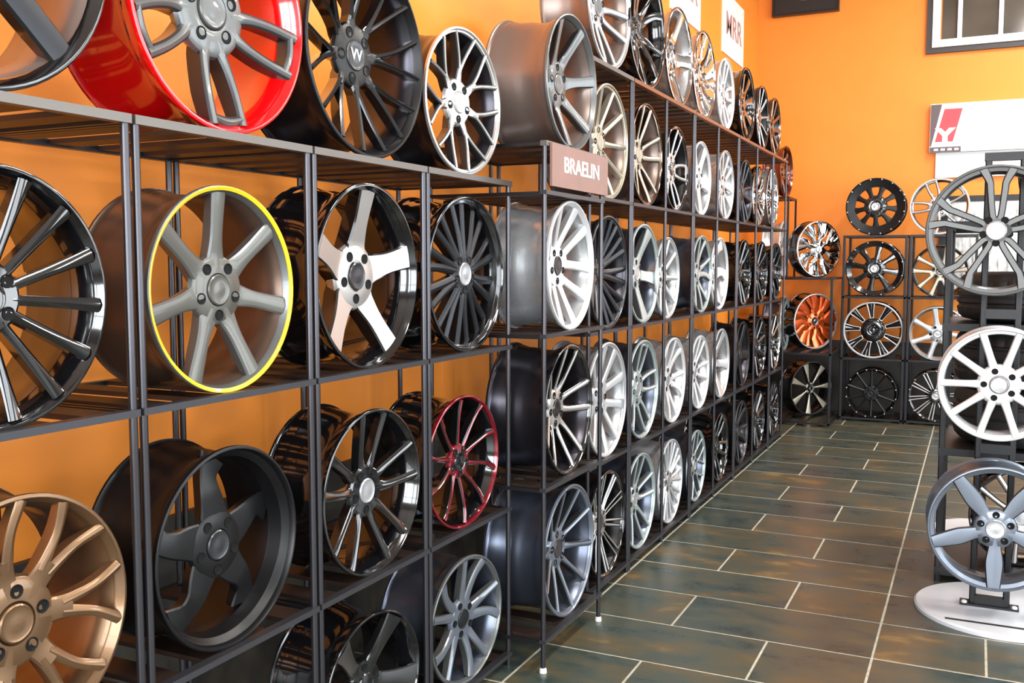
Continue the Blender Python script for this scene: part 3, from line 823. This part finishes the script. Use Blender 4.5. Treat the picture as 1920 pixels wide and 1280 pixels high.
wheel('dark wheel with pale forked spokes, behind the top stand wheel', XC, YB, 1.035, .21, 'vee5', 'champagne', 'gloss_black', 'gloss_black', 'gloss_black', yaw=-90, phase=200, d_hub=.06, d_rim=.03, group=g, seg=56, W_=.2, cap='gloss_black')
wheel('silver seven-spoke wheel left of the white stand wheel', XC, YB, .526, .218, 'seven', 'silver', 'silver', 'silver', 'silver', yaw=-90, phase=150, d_hub=.05, d_rim=.03, group=g, seg=56, W_=.2, cap='silver')
wheel('black wheel with white split spokes, low behind the white stand wheel', XC, YB, .03, .21, 'split10', 'white_silver', 'gloss_black', 'gloss_black', 'gloss_black', yaw=-90, phase=80, d_hub=.06, d_rim=.02, group=g, seg=56, W_=.2, bolts=14, cap='silver', hub='gloss_black', r_lip=.90)

# ------------------------------------------------------------------ wheel stand at the right
t = thing('wheel_stand', 'black two-post wheel stand with a white oval base at the right', 'stand', (.082, 3.985, 0))
BASEW = mat('stand_base_white', srgb(206, 210, 216), 0, .4, coat=.3)
v, f = dome([(0, .305), (.012, .305), (.018, .298), (.018, 0)], 72, 'z')
o = mesh_obj('base', v, f, BASEW, t, (.045, 0, 0), None, 30)
o.scale = (1.0, 1.0, 1)
MB().box((-.19, -.215, .0181), (.34, -.20, .0195)).make('base_dark_strip', BLACKP, t, (.045, 0, 0))  # thin dark strip laid across the base
for sx in (-.057, .057):
    tube((sx, 0, .018), (sx, 0, 1.69), .023, RACKBLACK, 'post', t, .004)
bar((-.0715, -.0145, 1.675), (.0715, .0145, 1.704), RACKBLACK, 'top_bar', t)
for z in (.02, .60, 1.10):
    bar((-.05, -.018, z), (.05, .014, z + .035), RACKBLACK, 'cross_bar', t)
fp = bar((-.10, -.03, .0185), (.10, .03, .026), RACKBLACK, 'foot_plate', t)
for sx in (-.085, .085):
    v, f = dome([(0, .01), (.006, .01), (.009, .006), (.0095, 0)], 10, 'z')
    mesh_obj('bolt', v, f, WHITE, fp, (sx, -.018, .026))
for z, yy in ((1.416, 0), (.879, 0), (.366, 0)):                         # spindles that carry the wheels
    v, f = lathe([(0, .022), (-.195, .022), (-.195, .0), (0, .0)], 16)
    mesh_obj('spindle', v, [q for q in f], RACKBLACK, t, (0, -.015, z), (0, 0, R_(90)))
g = 'wheels on the two-post stand'
YS = 3.765
wheel('grey wheel with five forked spokes, topmost on the stand', .055, YS, 1.416 - .227, .227, 'stand_star', 'stand_grey', 'graphite', 'stand_grey', 'stand_grey', yaw=-88, phase=90, d_hub=.06, d_rim=.02, group=g, seg=80, W_=.185, cap='silver', dish=.035, r_lip=.90, thick=.12, crown=.0)
wheel('white ten-spoke wheel, middle of the stand', .083, YS, .879 - .199, .199, 'ten_bold', 'white_silver', 'bright_silver', 'white_silver', 'white_silver', yaw=-88, phase=72, d_hub=.05, d_rim=.02, group=g, seg=80, W_=.185, cap='silver', dish=.04, r_lip=.90, thick=.14, crown=.004)
wheel('blue-grey five-blade wheel, lowest on the stand', .090, YS, .366 - .224, .224, 'blade5', 'cool_grey', 'graphite', 'cool_grey', 'cool_grey', yaw=-86, phase=-90, d_hub=.05, d_rim=.015, group=g, seg=80, W_=.185, cap='silver', dish=.05, r_lip=.895, thick=.15)

# ------------------------------------------------------------------ black tyre rack behind the stand
t = thing('tyre_rack', 'black shelf rack of tyres behind the wheel stand', 'rack', (-.12, 4.27, 0))
L_, D_ = 1.75, .62
for px_ in (.014, L_ - .014):
    for py in (.014, D_ - .014):
        tube((px_, py, 0), (px_, py, 1.45), .024, RACKBLACK, 'post', t, .004)
for z in (.06, .555, 1.062, 1.47):
    bar((0, 0, z - .03), (L_, .028, z), RACKBLACK, 'front_rail', t)
    bar((0, D_ - .028, z - .03), (L_, D_, z), RACKBLACK, 'rear_rail', t)
    for px_ in (0, L_ - .028):
        bar((px_, .028, z - .03), (px_ + .028, D_ - .028, z), RACKBLACK, 'side_rail', t)
    bar((.028, .028, z - .014), (L_ - .028, D_ - .028, z - .001), RACKBLACK, 'shelf_board', t)
for z in (.56, 1.066):
    bar((.42, -.004, z - .03), (.9, 0, z - .004), WHITE, 'price_strip', t)

def tyre(label, x, y, z, R, w, group):
    """a tyre lying on its side, tread grooved all round, sipes across the shoulders."""
    t = thing('tyre', label, 'tyre', (x, y, z), 0, group)
    h = w / 2
    prof = [(.0, R * .66), (.004, R * .80), (.012, R * .92), (.03, R * .975), (.045, R * .99), (.06, R), (.066, R - .008), (.074, R - .008), (.08, R), (h - .006, R), (h - .004, R - .008), (h + .004, R - .008), (h + .006, R),
            (w - .08, R), (w - .074, R - .008), (w - .066, R - .008), (w - .06, R), (w - .045, R * .99), (w - .03, R * .975), (w - .012, R * .92), (w - .004, R * .80), (w, R * .66), (w - .02, R * .63), (.02, R * .63)]
    v, f = [], []
    seg, n = 96, len(prof)
    for i in range(seg):
        a = 2 * PI * i / seg
        cut = .007 if i % 3 == 0 else 0
        for q, (zz, r) in enumerate(prof):
            r2 = r - (cut if (3 <= q <= 5 or 16 <= q <= 18) else 0)
            v.append((r2 * math.cos(a), r2 * math.sin(a), zz))
    for i in range(seg):
        j = (i + 1) % seg
        for k in range(n):
            l = (k + 1) % n
            f.append((i * n + k, j * n + k, j * n + l, i * n + l))
    mesh_obj('casing', v, f, RUBBER, t, None, None, 30)
    b = []
    v, f = lathe([(0, R * .628), (.012, R * .66), (.02, R * .62)], 64, True, 'z')
    mesh_obj('bead', v, f, BLACKP, t, None, None, 30)
    return t
g = 'black tyres lying on the rack behind the stand'
tyre('black tyre lying on the upper shelf behind the top stand wheel', .215, 4.58, 1.063, .29, .205, g)
tyre('black tyre lying on the upper shelf, at the right edge', .82, 4.58, 1.063, .29, .205, g)
tyre('black tyre lying on the middle shelf behind the white stand wheel', .215, 4.58, .556, .29, .237, g)
tyre('black tyre stacked on another behind the white stand wheel', .215, 4.58, .794, .29, .237, g)
tyre('black tyre stacked on another at the right edge', .82, 4.58, .794, .29, .237, g)
tyre('black tyre lying on the middle shelf, at the right edge', .82, 4.58, .556, .29, .237, g)
tyre('black tyre lying on the bottom shelf, at the right edge', .82, 4.58, .061, .29, .205, g)
wheel('black and silver wheel on the bottom shelf behind the lowest stand wheel', .20, 4.42, .061, .2, 'twin5', 'machined', 'gloss_black', 'gloss_black', 'gloss_black', yaw=-90, phase=60, d_hub=.06, d_rim=.03, group='wheels on the tyre rack', seg=56, W_=.2, cap='silver')
wheel('dark red and black wheel on the tyre rack, behind the top stand wheel', .33, 4.42, 1.471, .19, 'five_flat', 'dark_red', 'gloss_black', 'gloss_black', 'gloss_black', yaw=-90, phase=60, d_hub=.06, d_rim=.03, group='wheels on the tyre rack', seg=56, W_=.2, cap='silver')

# white foot of another stand peeping out behind the rack
t = thing('stand_base', 'white round stand base peeping out left of the lowest stand wheel', 'base', (.06, 5.13, 0))
v, f = dome([(0, .22), (.014, .22), (.02, .212), (.02, 0)], 56, 'z')
mesh_obj('base_disc', v, f, BASEW, t, None, None, 30)
tube((0, 0, .02), (0, 0, .9), .03, RACKBLACK, 'post', t, .004)
print('wheels', N_W[0], 'objects', len(bpy.data.objects))
